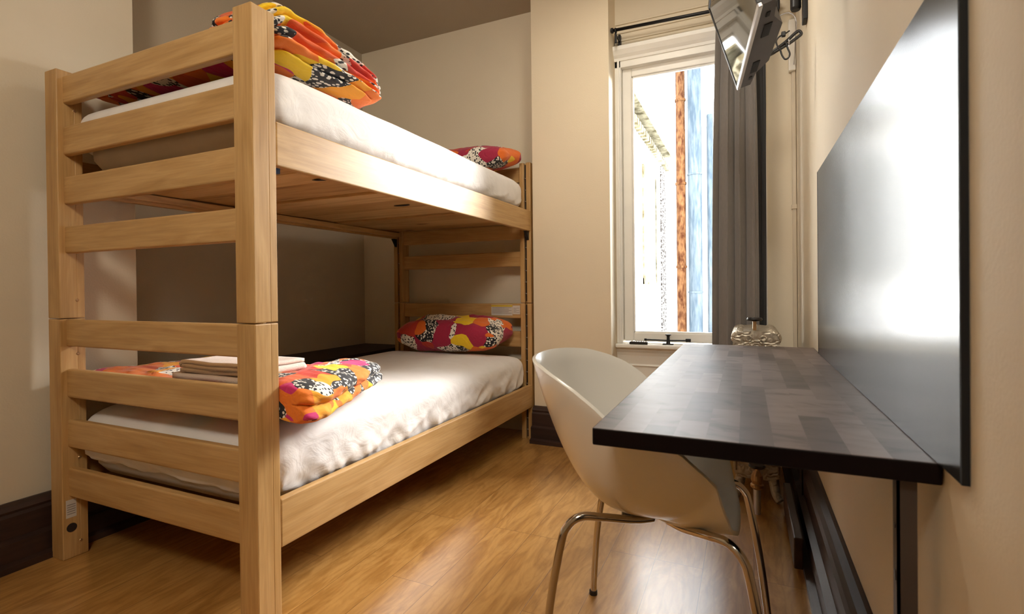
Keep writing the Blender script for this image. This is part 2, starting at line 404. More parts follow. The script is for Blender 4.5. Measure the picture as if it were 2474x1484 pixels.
def soft(x0, x1, y0, y1, z0, z1, k=(8,8,4), n=40, disp=None, res=None):
    """rounded box (superellipsoid) as a cube-sphere grid, optional displacement function"""
    bm = bmesh.new()
    nx, ny, nz = res or (n, n, max(8, n//3))
    seen = {}
    def V(i, j, l):
        key = (i, j, l)
        if key not in seen:
            p = Vector((2*i/nx-1, 2*j/ny-1, 2*l/nz-1))
            kk = k[2]; rr = Vector(p)
            # superellipsoid in plan with exponent k0 and in height with exponent k2
            rp = (abs(p.x)**k[0]+abs(p.y)**k[0])**(1/k[0]) if (p.x or p.y) else 0
            m_ = max(abs(p.x), abs(p.y))
            q = Vector((p.x, p.y, p.z))
            if rp > 0: q.x *= m_/rp; q.y *= m_/rp
            rad = m_; d = (rad**kk+abs(p.z)**kk)**(1/kk); mm = max(rad, abs(p.z))
            if d > 0: q *= mm/d
            c = Vector(((x0+x1)/2+q.x*(x1-x0)/2, (y0+y1)/2+q.y*(y1-y0)/2, (z0+z1)/2+q.z*(z1-z0)/2))
            if disp: c = disp(c, q)
            seen[key] = bm.verts.new(c)
        return seen[key]
    for i in range(nx):
        for j in range(ny):
            for l in (0, nz): bm.faces.new((V(i,j,l), V(i+1,j,l), V(i+1,j+1,l), V(i,j+1,l)))
    for i in range(nx):
        for l in range(nz):
            for j in (0, ny): bm.faces.new((V(i,j,l), V(i+1,j,l), V(i+1,j,l+1), V(i,j,l+1)))
    for j in range(ny):
        for l in range(nz):
            for i in (0, nx): bm.faces.new((V(i,j,l), V(i,j+1,l), V(i,j+1,l+1), V(i,j,l+1)))
    return bm
def nz(x, y, z): return noise.noise(Vector((x, y, z)))

# ------------------------------------------------------------------ the room
XW = .258; YW = 3.246; XA = -2.76; XN = -2.42; YC = 1.37; ZC = 2.845; YB = -1.3
struct('floor', B(XA-.1, XW+.1, YB-.1, YW+.1, -.1, 0), 'floor')
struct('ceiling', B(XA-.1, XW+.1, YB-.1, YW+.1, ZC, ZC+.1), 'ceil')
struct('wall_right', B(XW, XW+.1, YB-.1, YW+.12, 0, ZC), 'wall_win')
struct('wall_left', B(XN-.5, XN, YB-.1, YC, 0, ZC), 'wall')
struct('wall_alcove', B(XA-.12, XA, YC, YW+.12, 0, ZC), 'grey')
struct('wall_back', B(XN-.1, XW+.1, YB-.1, YB, 0, ZC), 'wall')
# window wall with its opening
WX0, WX1, WZ0, WZ1 = -.705, .075, .625, 2.36
bm = bmesh.new()
box(bm, XA, WX0, YW, YW+.12, 0, ZC); box(bm, WX1, XW, YW, YW+.12, 0, ZC)
box(bm, WX0, WX1, YW, YW+.12, 0, WZ0); box(bm, WX0, WX1, YW, YW+.12, WZ1, ZC)
struct('wall_front', bm, 'wall_win')
struct('wall_chimney_breast', B(-1.244, -.741, 3.07, YW, 0, ZC, bev=.004), 'breast')
# baseboards: tall dark moulded boards on a plinth
def bb_profile(s=1):
    return [(0,0),(s*.088,0),(s*.088,.022),(s*.066,.03),(s*.066,.095),(s*.045,.105),(s*.045,.18),(s*.036,.19),(s*.040,.20),(s*.03,.215),(s*.012,.222),(0,.222)]
def baseboard(name, kind, at, a0, a1, s, mat):
    bm = bmesh.new()
    if kind == 'y': prism(bm, [(at+u, v) for u, v in bb_profile(s)], a0, a1, 'xz')
    else: prism(bm, [(at+u, v) for u, v in bb_profile(s)], a0, a1, 'yz')
    return struct(name, bm, mat)
baseboard('baseboard_left', 'y', XN, YB, YC, 1, 'bb')
baseboard('baseboard_right', 'y', XW, .614, YW, -1, 'bb')
baseboard('baseboard_chimney_breast', 'x', 3.07, -1.244, -.741, -1, 'bbx')
baseboard('baseboard_front', 'x', YW, -.741, XW-.088, -1, 'bbx')
baseboard('baseboard_alcove', 'y', XA, YC, YW, 1, 'bb')

# window: casing, crown, stool, apron, sash and pane
WX0c = -.741
w = bpy.data.objects.new('window_1', None); C.objects.link(w); w.location = (-.315, YW, WZ0); w['kind'] = 'structure'
bm = bmesh.new()
box(bm, -.741, -.703, YW-.022, YW+.02, WZ0, 2.39, bev=.003); box(bm, -.725, -.711, YW-.032, YW-.02, WZ0, 2.39, bev=.004)
box(bm, .073, .111, YW-.022, YW+.02, WZ0, 2.39, bev=.003)
box(bm, -.741, .111, YW-.022, YW+.02, 2.345, 2.40, bev=.003)
link('casing', bm, 'white_trim', w)
bm = bmesh.new()
prism(bm, [(YW, 2.385), (YW-.03, 2.385), (YW-.034, 2.40), (YW-.05, 2.415), (YW-.068, 2.44), (YW-.072, 2.46), (YW-.06, 2.468), (YW, 2.472)], -.741, .125, 'yz')
link('crown_moulding', bm, 'white_trim', w)
bm = bmesh.new()
for z in (2.515, 2.565, 2.62): box(bm, -.741, .125, YW-.010, YW, z, z+.014, bev=.004)
link('upper_moulding', bm, 'wall_win', w)
bm = bmesh.new()
box(bm, -.703, -.645, YW+.02, YW+.06, WZ0+.01, WZ1, bev=.006); box(bm, .015, .073, YW+.02, YW+.06, WZ0+.01, WZ1, bev=.006)
box(bm, -.645, .015, YW+.02, YW+.06, 2.295, WZ1, bev=.006); box(bm, -.645, .015, YW+.02, YW+.06, WZ0+.01, .69, bev=.006)
for a in ((-.649,-.636,.686,2.300),(.006,.02,.686,2.300)): box(bm, a[0], a[1], YW+.03, YW+.055, a[2], a[3], bev=.003)
box(bm, -.649, .02, YW+.03, YW+.055, 2.287, 2.30, bev=.003); box(bm, -.649, .02, YW+.03, YW+.055, .685, .698, bev=.003)
link('sash', bm, 'white_trim', w)
link('pane', B(-.645, .015, YW+.040, YW+.044, .69, 2.295), 'glass', w)
bm = bmesh.new(); box(bm, -.7405, .13, YW-.075, YW+.03, .600, .625, bev=.008, seg=3)
link('sill', bm, 'white_trim', w)
bm = bmesh.new()
prism(bm, [(YW, .60), (YW-.05, .60), (YW-.045, .585), (YW-.03, .57), (YW-.022, .55), (YW-.022, .50), (YW-.03, .49), (YW-.022, .48), (YW-.018, .40), (YW, .40)], -.7405, .12, 'yz')
link('apron', bm, 'white_trim', w)

# door frame edge at the right of the picture
d = bpy.data.objects.new('door_1', None); C.objects.link(d); d.location = (XW, .3, 0); d['kind'] = 'structure'
bm = bmesh.new()
box(bm, XW-.03, XW, .52, .612, 0, 2.15, bev=.006); box(bm, XW-.03, XW, -.42, -.32, 0, 2.15, bev=.006); box(bm, XW-.03, XW, -.42, .612, 2.05, 2.16, bev=.006)
link('door_frame', bm, 'bb', d)
bm = bmesh.new(); box(bm, XW-.012, XW, -.32, .52, 0, 2.05)
for z0, z1 in ((.15,.9),(1.05,1.9)):
    for y0, y1 in ((-.24,.06),(.14,.44)): box(bm, XW-.018, XW-.010, y0, y1, z0, z1, bev=.006)
link('door_panel', bm, 'bb', d)

# ------------------------------------------------------------------ bunk bed
BX0, BX1, BY0, BY1 = -2.337, -1.258, 1.02, 3.15
bed = thing('bunk_bed', 'blond wooden bunk bed with slatted ends and white mattresses, along the left wall', 'bunk bed', (-1.80, 2.08, 0))
PW_ = .076; PD = .08
def post(x0, y0, z0, z1, slot_side):
    bm = bmesh.new()
    y1 = y0+PD
    # two strips with a slot on the face that looks along the bed
    if slot_side is None: box(bm, x0, x0+PW_, y0, y1, z0, z1, bev=.004)
    else:
        ya, yb = (y0+.025, y1) if slot_side < 0 else (y0, y1-.025)
        box(bm, x0, x0+PW_, ya, yb, z0, z1, bev=.003)
        yc, yd = (y0, y0+.027) if slot_side < 0 else (y1-.027, y1)
        box(bm, x0, x0+.030, yc, yd, z0, z1, bev=.003); box(bm, x0+.046, x0+PW_, yc, yd, z0, z1, bev=.003)
    return bm
for (x0, y0, ss) in ((BX0, BY0, 1), (BX1-PW_, BY0, 1), (BX0, BY1-PD, -1), (BX1-PW_, BY1-PD, -1)):
    for (z0, z1) in ((0, .878), (.881, 1.786)):
        p = link('post', post(x0, y0, z0, z1, ss), 'birch_z', bed)
        if y0 > 2:   # pins showing inside the slot of the far posts
            bm = bmesh.new()
            z = z0+.06
            while z < z1-.03:
                lathe(bm, [(.003,0),(.003,.020)], (x0+.028, y0+.012, z), 'x', 8); z += .0745
            pieces('slot_pin', bm, 'steel', p)
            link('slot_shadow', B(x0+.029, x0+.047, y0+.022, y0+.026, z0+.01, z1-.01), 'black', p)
        if x0 < -2 and y0 < 2:
            bm = bmesh.new()
            for z in ((.053,.362,.748) if z0 < .5 else (.947,1.20,1.646)):
                lathe(bm, [(.006,0),(.006,.0015),(.004,.003)], (x0+PW_-.001, y0+.055, z), 'x', 12)
            pieces('bolt_head', bm, 'brass', p)
RZ = [(1.664,1.765),(1.476,1.580),(1.296,1.397),(1.118,1.216),(.778,.876),(.591,.6945),(.409,.509),(.228,.332)]
for (z0, z1) in RZ:
    link('foot_rail', B(BX0+PW_-.006, BX1-PW_+.006, BY0+.02, BY0+.048, z0, z1, bev=.007, seg=3), 'birch_x', bed)
    link('head_rail', B(BX0+PW_-.006, BX1-PW_+.006, BY1-.062, BY1-.034, z0, z1, bev=.007, seg=3), 'birch_x', bed)
for (z0, z1) in ((1.342,1.473),(.210,.354)):
    for x0 in (BX1-.027, BX0):
        yb = BY1-PD-.001
        if x0 > -2: link('side_rail', B(x0, x0+.027, BY0+PD+.001, yb, z0, z1, bev=.004), 'birch_y', bed)
        else: link('side_rail', B(x0+.01, x0+.037, BY0+PD+.001, yb, z0, z1, bev=.004), 'birch_y', bed)
    for x0 in (BX1-.027-.03, BX0+.037):
        link('ledger_strip', B(x0, x0+.03, BY0+PD+.01, BY1-PD-.01, z0+.012, z0+.040, bev=.002), 'pine_y', bed)
    # slats: wide pine boards laid across
    y = BY0+PD+.008; k = 0; wd = (.235, .17, .25, .19, .22, .26, .20, .24)
    while y < BY1-PD-.06:
        wv = min(wd[k % 8], BY1-PD-.008-y)
        link('slat', B(BX0+.045, BX1-.035, y, y+wv-.016, z0+.041+.004*(k % 3), z0+.056+.004*(k % 3), bev=.002), 'pine_x' if k % 2 else 'pine_warm', bed)
        y += wv; k += 1
# bark notches in the underside of the slats
for (nx, ny) in ((-1.42, 1.44), (-1.52, 2.06)):
    bm = bmesh.new()
    pr = [(nx+.045*math.cos(PI*t/12), ny+.028*math.sin(PI*t/12)) for t in range(13)]
    prism(bm, pr, 1.3822, 1.3838, 'xy'); link('bark_notch', bm, 'ledge', bed)
# corner brackets
for (x0, y0) in ((BX1-.03, BY1-PD-.002), (BX0+.012, BY1-PD-.002)):
    bm = bmesh.new(); prism(bm, [(y0, 1.345), (y0-.045, 1.345), (y0, 1.285)], x0, x0+.018, 'yz'); link('corner_bracket', bm, 'blackm', bed)
link('corner_bracket', B(BX1-.06, BX1-.030, BY0+PD+.001, BY0+PD+.04, 1.328, 1.3535), 'blue', bed)
# paper notices stuck to the wood
def notice(name, x0, x1, z0, z1, y=None, xf=None, yellow=False, bars=5):
    if y is not None: s = link(name, B(x0, x1, y-.001, y, z0, z1), 'label', bed)
    else: s = link(name, B(xf, xf+.001, x0, x1, z0, z1), 'label', bed)
    bm = bmesh.new(); h = (z1-z0)
    for i in range(bars):
        zz = z1-h*.28-i*h*.64/bars
        if y is not None: box(bm, x0+.006, x1-.006-.02*(i % 2), y-.0016, y-.0009, zz-h*.02, zz+h*.02)
        else: box(bm, xf+.0009, xf+.0016, x0+.003, x1-.003, zz-h*.02, zz+h*.02)
    pieces('print_line', bm, 'ink', s)
    if yellow: link('yellow_band', B(x0, x1, y-.0017, y-.0009, z1-.014, z1-.002), 'yellow', s)
notice('warning_label', -1.555, -1.40, .797, .868, y=BY1-.062, yellow=True)
notice('paper_label', -1.398, -1.345, .805, .862, y=BY1-.062)
notice('paper_label', 1.030, 1.062, .150, .215, xf=BX0+PW_)
bm = bmesh.new(); lathe(bm, [(.016,0),(.016,.0012)], (BX0+PW_, 1.047, .112), 'x', 24); link('round_seal', bm, 'ledge', bed)

# ------------------------------------------------------------------ mattresses with fitted sheets
def mattress(name, label, zb, zt, wr, seed, hem=.02):
    x0, x1, y0, y1 = BX0+.045, BX1-.032, BY0+.055, BY1-.07
    t = thing(name, label, 'mattress', ((x0+x1)/2, (y0+y1)/2, zb))
    link('mattress_core', soft(x0+.02, x1-.02, y0+.02, y1-.02, zb, zt-.02, (14,14,6), res=(30,50,8)), 'core', t, True)
    def dsp(c, q):
        side = max(abs(q.x), abs(q.y))
        f = max(0, min(1, (side-.9)/.08))
        low = max(0, min(1, (.5-q.z)*1.1))
        n1 = 1-abs(nz(c.x*6+c.z*9+seed, c.y*8-c.z*10, c.z*5))*2.2
        n2 = nz(c.y*22+c.z*15, c.z*16-c.x*20, seed)
        amp = wr*f*low
        d = Vector((q.x if abs(q.x) > abs(q.y) else 0, q.y if abs(q.y) >= abs(q.x) else 0, 0)); d = Vector((math.copysign(1,d.x) if d.x else 0, math.copysign(1,d.y) if d.y else 0, 0))
        c = c + d*(amp*(n1*.010+n2*.005)-amp*.004)
        if q.z > .6: c.z += .003*nz(c.x*5, c.y*4, seed)*1.5
        return c
    link('fitted_sheet', soft(x0, x1, y0, y1, zb+hem, zt, (18,18,4.2), res=(110,190,26), disp=dsp), 'sheet', t, True)
    return t, (x0, x1, y0, y1)
mattress('mattress', 'white sheeted mattress on the upper bunk, under the thick folded duvet', 1.400, 1.690, .45, 2., .045)
mattress('mattress', 'white wrinkled mattress on the lower bunk, under duvet and folded towels', .268, .575, 1.3, 9.)

# ------------------------------------------------------------------ duvets
def duvet(name, label, x0, x1, y0, y1, z0, hf, nl, amp, mat, seed, plan=None, kx=7, kz=2.6):
    def dsp(c, q):
        h = hf(c.x, c.y)
        tz = (q.z+1)/2
        # wandering fold lines run along the bundle's length
        wob = .09*nz(c.x*3.0+seed, c.y*2.4, seed)+.05*nz(c.x*9, c.y*7, seed+3)
        side = max(0, min(1, (max(abs(q.x), abs(q.y))-.70)/.2))
        ph = (tz+wob)*nl
        ridge = abs(math.sin(PI*ph))**.38
        out = Vector((q.x**5 if q.x > 0 else -abs(q.x)**5, q.y**5 if q.y > 0 else -abs(q.y)**5, 0))
        pinch = side*amp*(ridge-.85)
        pk = .006*nz(c.x*26, c.y*26, tz*9+seed)+.010*nz(c.x*11+seed, c.y*11, tz*5)
        if plan: c.x, c.y = plan(c.x, c.y)
        c = c+out*pinch+Vector((out.x, out.y, 0))*pk*1.2
        top = max(0, q.z)
        c.z = z0+tz*h+(top**2)*(.016*nz(c.x*7+seed, c.y*9, 1.)+.008*nz(c.x*19, c.y*24, 2.)+ .006*abs(nz(c.x*12, c.y*30, 4.)))
        c.z = max(c.z, z0)
        if z0 < 1 and c.x > -1.275: c.y = max(c.y, 1.1025)
        if z0 < 1: c.z -= .35*max(0, c.x+1.285)*max(0, 1-tz*1.2)
        return c
    bm = soft(x0, x1, y0, y1, z0, z0+.1, (kx,kx,kz), res=(170,120,60), disp=dsp)
    return tag(link(name, bm, mat, base=((x0+x1)/2, (y0+y1)/2, z0), smooth=True), label, 'duvet')
def h_up(x, y):
    t = max(0, min(1, (y-1.12)/.56)); e = max(0, min(1, (-1.32-x)/.5))
    return min(.175+.03*(1-t) - .075*t**2 - .012*e, (.108 if x < -1.55 else .150)+.72*max(0, y-1.10))
duvet('folded_duvet', 'thick folded duvet in orange, pink and black print on the upper bunk', -2.30, -1.285, 1.10, 1.665, 1.694, h_up, 6.0, .062, 'print_a', 1.7, None, 9, 4.5)
def h_lo(x, y):
    t = max(0, min(1, (y-1.10)/.60)); e = max(0, min(1, (x+1.75)/.50))
    l_ = max(0, min(1, (-1.9-x)/.2))
    return .104+.02*l_+.048*e-.012*t - .024*max(0, 1-abs((x+1.6)/.28))
def plan_lo(x, y):
    t = max(0, min(1, (x+1.9)/.65)); s = (y-1.10)/.60
    return x-.20*t*max(0, s)**1.2, y
duvet('folded_duvet', 'flatter folded duvet in orange, yellow and dotted print on the lower bunk', -2.36, -1.140, 1.078, 1.71, .570, h_lo, 2.0, .034, 'print_b', 6.1, plan_lo, 12, 3.2)

# ------------------------------------------------------------------ towels
def towel(name, label, x0, x1, y0, y1, z0, layers, th, seed, ins=0):
    """one cloth folded back and forth in layers, seen at its rounded folds"""
    pts = []; n = 16
    for k in range(layers):
        z = z0+th/2+k*th*1.08
        xs = [x0+(x1-x0)*i/n for i in range(n+1)]
        xs = [x+(.006*nz(k, seed, 3.) if 0 < i < n else 0) for i, x in enumerate(xs)]
        if k % 2: xs = xs[::-1]
        for x in xs: pts.append((x, z))
        if k < layers-1:
            xe = xs[-1]; s = 1 if k % 2 == 0 else -1
            for a in (-.5, 0, .5): pts.append((xe+s*th*.55*math.cos(a*PI), z+th*.54+th*.54*math.sin(a*PI)))
    bm = bmesh.new(); ny = 14; h = th*.5*.93; grid = []
    for j in range(ny+1):
        row = []
        y = y0+(y1-y0)*j/ny
        for i, (x, z) in enumerate(pts):
            a = Vector(pts[max(i-1,0)]); b2 = Vector(pts[min(i+1,len(pts)-1)]); d = (b2-a).normalized(); nn = Vector((-d.y, d.x))
            dz = .0022*nz(x*9, y*9, seed)+.0015*nz(x*22+i*.01, y*17, seed); yo = .006*nz(x*6, seed, z*60)
            row.append((bm.verts.new((x+nn.x*h, y+yo, z+nn.y*h+dz)), bm.verts.new((x-nn.x*h, y+yo, z-nn.y*h+dz))))
        grid.append(row)
    for j in range(ny):
        for i in range(len(pts)-1):
            for s in (0, 1): bm.faces.new((grid[j][i][s], grid[j][i+1][s], grid[j+1][i+1][s], grid[j+1][i][s]))
        for i in (0, len(pts)-1): bm.faces.new((grid[j][i][0], grid[j][i][1], grid[j+1][i][1], grid[j+1][i][0]))
    for j in (0, ny):
        for i in range(len(pts)-1): bm.faces.new((grid[j][i][0], grid[j][i+1][0], grid[j][i+1][1], grid[j][i][1]))
    return tag(link(name, bm, 'towel', base=((x0+x1)/2, (y0+y1)/2, z0), smooth=True), label, 'towel')
towel('folded_towel', 'cream folded towel lying directly on the lower bunk duvet, beneath another towel', -1.79, -1.385, 1.125, 1.335, .656, 2, .020, 1.)
towel('folded_towel', 'cream towel folded in thin layers, topmost on the lower bunk', -1.755, -1.395, 1.13, 1.325, .7005, 3, .0125, 5.)

# ------------------------------------------------------------------ pillows
def pillow(label, cx, cy, cz, lx, ly, lz, tilt, rz, mat):
    bm = soft(-1, 1, -1, 1, -1, 1, (5,5,6), res=(70,50,16))
    for v in bm.verts:
        x, y, z = v.co
        r = max(abs(x), abs(y))
        corner = (abs(x)*abs(y))**2
        t = (1-abs(x)**4.5)*(1-abs(y)**4)
        zz = z*(max(0, t)**.42*.88+.12)
        sx = 1+corner*.10; 
        n = nz(x*2.2+cx, y*2.2, 1.)*.10+nz(x*6, y*5, 3.)*.04
        v.co = Vector((x*lx/2*sx, y*ly/2*sx, zz*lz/2*(1+n*2)))
    R = Matrix.Rotation(rz, 4, 'Z') @ Matrix.Rotation(tilt, 4, 'X')
    bmesh.ops.transform(bm, matrix=Matrix.Translation((cx, cy, cz)) @ R, verts=bm.verts)
    return tag(link('pillow', bm, mat, base=(cx, cy, cz), smooth=True), label, 'pillow')
pillow('plump printed pillow in red, orange and dots at the head of the lower bunk', -1.735, 2.905, .690, .72, .33, .20, .14, .02, 'print_c')
pillow('printed pillow at the head of the upper bunk, only its corner showing', -1.70, 2.90, 1.790, .80, .34, .155, .18, -.03, 'print_d')

# ------------------------------------------------------------------ dark ledge beside the bed
lg = thing('storage_ledge', 'low dark ledge filling the gap between lower bunk and alcove wall', 'ledge', (-2.56, 2.3, 0))
link('ledge_body', B(XA+.09, -2.40, YC+.02, YW-.01, .0, .53), 'ledge', lg)
link('ledge_top', B(XA+.002, -2.342, YC+.01, YW-.002, .531, .553, bev=.003), 'ledge', lg)

# ------------------------------------------------------------------ desk
dk = thing('wall_desk', 'dark brown butcher-block desk top fixed to the right wall', 'desk', (0, 1.7, 0))
link('desk_top', B(-.2615, XW-.002, .928, 2.482, .680, .712, bev=.0025), 'desk', dk)
for y in (.945, 2.44):
    bm = bmesh.new(); box(bm, .205, .209, y, y+.024, 0, .679); box(bm, .205, .230, y, y+.004, 0, .679)
    lg_ = link('leg', bm, 'bronze', dk)
    bm = bmesh.new(); box(bm, .2038, .2052, y+.008, y+.014, .52, .535); box(bm, .2038, .2052, y+.008, y+.014, .60, .606); pieces('slot_hole', bm, 'black', lg_)
link('wall_cleat', B(XW-.030, XW-.002, 1.25, 2.42, .640, .6795, bev=.002), 'desk', dk)

# blackboard
bm = bmesh.new(); box(bm, XW-.009, XW-.001, .838, 2.262, .7135, 1.402)
bdo = link('blackboard', bm, 'board', base=(XW, 1.55, .71)); link('edge_strip', B(XW-.0095, XW-.001, .832, .838, .7135, 1.402), 'matte', bdo); link('edge_strip', B(XW-.0095, XW-.001, 2.262, 2.267, .7135, 1.402), 'matte', bdo)
tag(bdo, 'large glossy black board on the right wall, standing on the desk', 'blackboard')

# ------------------------------------------------------------------ chair
ch = thing('shell_chair', 'white plastic bucket chair with chrome tube legs, pushed under the desk', 'chair', (-.2, 1.355, 0))
zt = [(0,.412),(12,.415),(24,.437),(34,.492),(40,.538),(45,.560),(58,.628),(72,.680),(90,.722),(110,.752),(135,.772),(158,.788),(180,.797)]
zx = [(-.52,.795),(-.45,.782),(-.396,.763),(-.35,.742),(-.31,.716),(-.28,.693),(-.26,.672),(-.20,.656),(-.126,.628),(-.079,.578),(-.045,.53),(-.02,.50)]
def zr(a, x=0):
    a = abs(a)
    if a >= 40:
        if x <= zx[0][0]: return zx[0][1]
        for (a0, z0), (a1, z1) in zip(zx, zx[1:]):
            if x <= a1: return z0+(z1-z0)*(x-a0)/(a1-a0)
        return zx[-1][1]
    for (a0, z0), (a1, z1) in zip(zt, zt[1:]):
        if a <= a1:
            t = (a-a0)/(a1-a0); t = t*t*(3-2*t)*.35+t*.65; return z0+(z1-z0)*t
    return zt[-1][1]
bm = bmesh.new(); na, nr = 96, 26; rings = []
ccx, ccy, rx, ry, zb = -.268, 1.355, .252, .266, .402
for i in range(1, nr+1):
    r = i/nr; ring = []
    for k in range(na):
        a = 360*k/na; a = a if a <= 180 else a-360; A = math.radians(a)
        e = 3.0 if abs(a) < 70 else (3.0-(abs(a)-70)/40*.75 if abs(a) < 110 else 2.25)
        c, s = math.cos(A), math.sin(A)
        x = ccx+rx*r*math.copysign(abs(c)**(2/e), c); y = ccy+ry*r*math.copysign(abs(s)**(2/e), s)
        ex = 2.5
        z = zb+(zr(a, ccx+(x-ccx)/r)-zb)*r**ex
        if abs(a) < 30: z += .006*math.sin(r*PI)*-1
        ring.append(bm.verts.new((x, y, z)))
    rings.append(ring)
c0 = bm.verts.new((ccx, ccy, zb))
for k in range(na): bm.faces.new((c0, rings[0][k], rings[0][(k+1)%na]))
for A_, B_ in zip(rings, rings[1:]):
    for k in range(na): bm.faces.new((A_[k], B_[k], B_[(k+1)%na], A_[(k+1)%na]))
sh = link('seat_shell', bm, 'shell', ch, True)
md = sh.modifiers.new('thickness', 'SOLIDIFY'); md.thickness = .009; md.offset = 0; md.use_even_offset = True
md = sh.modifiers.new('round', 'BEVEL'); md.width = .003; md.segments = 2; md.limit_method = 'ANGLE'; md.angle_limit = 1.0
for sx in (-1, 1):
    for sy in (-1, 1):
        lx = -.448 if sx < 0 else .055; ly = 1.362+sy*.225; mx = -.20
        def at(dx, dy, z): return (mx+sx*dx, 1.362+sy*dy, z)
        pts = [(lx, ly, 0), at(.232, .216, .20), at(.205, .207, .36), at(.190, .200, .405), at(.160, .185, .428), at(.115, .150, .420), at(.06, .08, .395), at(.02, .03, .385)]
        lgm = link('leg', T(pts, .0098, 12, 10), 'chrome', ch, True)
        bm = bmesh.new(); lathe(bm, [(.013,0),(.013,.012),(.010,.014)], (lx, ly, 0), 'z', 14); link('foot_cap', bm, 'black', lgm)
bm = bmesh.new(); lathe(bm, [(.035,.374),(.035,.394)], (ccx, ccy, 0), 'z', 20); link('seat_mount', bm, 'blackm', ch)

# ------------------------------------------------------------------ television on its wall arm
e = Vector((-.100, .995, 0)).normalized(); nn = Vector((-.995, -.100, 0)).normalized()
th_ = math.radians(17); bv = Vector((0,0,1))*math.cos(th_)+nn*math.sin(th_)
Fp = Vector((-.022, 2.10, 1.701)); bk = bv.cross(e); bk = bk if bk.x > 0 else -bk
tv = thing('television', 'black flat television tilted down on a wall arm, with silver lower edge', 'television', tuple(Fp-e*.3+bk*.04))
W_, H_ = .60, .34
def tvbox(u0, u1, v0, v1, w0, w1, bev=0):
    """u from the far corner back along the width, v up the screen, w backwards"""
    bm = B(u0, u1, v0, v1, w0, w1, bev=bev)
    for v in bm.verts:
        u, vv, ww = v.co; v.co = Fp-e*u+bv*vv+bk*ww
    return bm
link('screen', tvbox(.012, W_-.012, .014, H_-.012, -.0005, .006), 'screen', tv)
bm = tvbox(0, W_, 0, .013, -.003, .009, .002); link('lower_bezel', bm, 'silver', tv)
bm = tvbox(0, .011, .013, H_, -.003, .020, .001)
b2 = tvbox(W_-.011, W_, .013, H_, -.003, .020, .001); me_ = bpy.data.meshes.new('t'); b2.to_mesh(me_); b2.free(); bm.from_mesh(me_)
b2 = tvbox(.011, W_-.011, H_-.011, H_, -.003, .020, .001); me_ = bpy.data.meshes.new('t'); b2.to_mesh(me_); b2.free(); bm.from_mesh(me_)
link('bezel', bm, 'black', tv)
bm = bmesh.new()
prof = [(0,.009),(0,.045),(.10,.052),(.17,.085),(.43,.085),(.50,.052),(.60,.045),(.60,.009)]
lo = [bm.verts.new(Fp-e*u+bv*.003+bk*w_) for u, w_ in prof]; hi = [bm.verts.new(Fp-e*u+bv*(H_-.003-(.05 if w_ > .06 else 0))+bk*w_) for u, w_ in prof]
bm.faces.new(lo); bm.faces.new(hi)
for i in range(8): bm.faces.new((lo[i], lo[(i+1)%8], hi[(i+1)%8], hi[i]))
case = link('rear_casing', bm, 'tvback', tv)
for (u0, u1, w0, w1) in ((.06,.085,.032,.042),(.12,.21,.030,.052),(.39,.47,.030,.052),(.52,.545,.026,.036)):
    link('vent', tvbox(u0, u1, .0008, .0035, w0, w1), 'matte', case)
arm = thing('wall_mount_arm', 'black jointed mounting arm with wall plate, above the corner by the television', 'wall mount', (XW-.01, 2.66, 2.15))
link('wall_plate', B(XW-.018, XW-.001, 2.625, 2.695, 2.155, 2.62, bev=.003), 'blackm', arm)
bm = bmesh.new(); lathe(bm, [(.018,0),(.022,.01),(.022,.37),(.018,.38)], (XW-.045, 2.66, 2.215), 'z', 20); link('pivot_column', bm, 'blackm', arm)
bm = bmesh.new(); tube(bm, [(XW-.045, 2.66, 2.545), (.235, 2.20, 2.545)], .018, 12); link('arm_tube', bm, 'blackm', arm)
bc = Fp-e*.3+bv*.20+bk*.088
bm = bmesh.new(); tube(bm, [(.235, 2.20, 2.545), (.20, 1.93, 2.50), (bc.x+.06, bc.y, 2.30), tuple(bc+bk*.02)], .015, 12); link('arm_tube', bm, 'blackm', arm)
bm = bmesh.new()
bb_ = tvbox(.24, .36, .15, .25, .0855, .100, .002); link('tilt_plate', bb_, 'blackm', arm)

# cables
cord = [(.085,2.33,1.900),(.105,2.35,1.915),(.125,2.35,1.925),(.162,2.35,1.942),(.195,2.35,1.962),(.207,2.35,1.972),(.200,2.35,1.985),(.186,2.35,1.980),(.160,2.35,1.958),(.128,2.35,1.936),(.092,2.35,1.915),(.080,2.33,1.905)]
bm = bmesh.new(); tube(bm, smooth_path(cord, 6), .0062, 8)
tube(bm, smooth_path([(x, y+.008, z+.004) for x, y, z in cord[1:-1]], 6), .0058, 8)
tube(bm, smooth_path([(.150,2.345,1.955),(.158,2.345,1.925),(.166,2.345,1.90),(.160,2.345,1.884),(.148,2.345,1.882),(.138,2.345,1.90),(.132,2.345,1.922),(.122,2.345,1.940),(.118,2.345,1.960),(.127,2.345,1.974),(.140,2.345,1.980)], 6), .0035, 8)
pc = link('power_cord', bm, 'black', base=(.14, 2.35, 1.88), smooth=True); tag(pc, 'black power cord bundled and tied behind the television', 'cord')
bm = bmesh.new(); box(bm, .136, .152, 2.337, 2.353, 1.972, 1.992, bev=.003); tube(bm, [(.152, 2.345, 1.984), (.166, 2.345, 1.992)], .003, 6); link('plug', bm, 'black', pc)
bm = bmesh.new(); torus(bm, (.163, 2.352, 1.948), .0125, .0018, 'x', 16, 6); link('cable_tie', bm, 'silver', pc)
bm = bmesh.new(); tube(bm, smooth_path([(.120,2.98,2.33),(.160,2.98,2.352),(.205,2.98,2.360),(.232,2.98,2.338),(.242,2.98,2.295),(.240,3.02,2.25),(.243,3.10,2.20),(.246,3.206,2.18)], 8), .0028, 8)
tag(link('aerial_cable', bm, 'silver', base=(.2, 3.0, 2.2), smooth=True), 'thin pale cable arching down from the television to the corner box', 'cable')
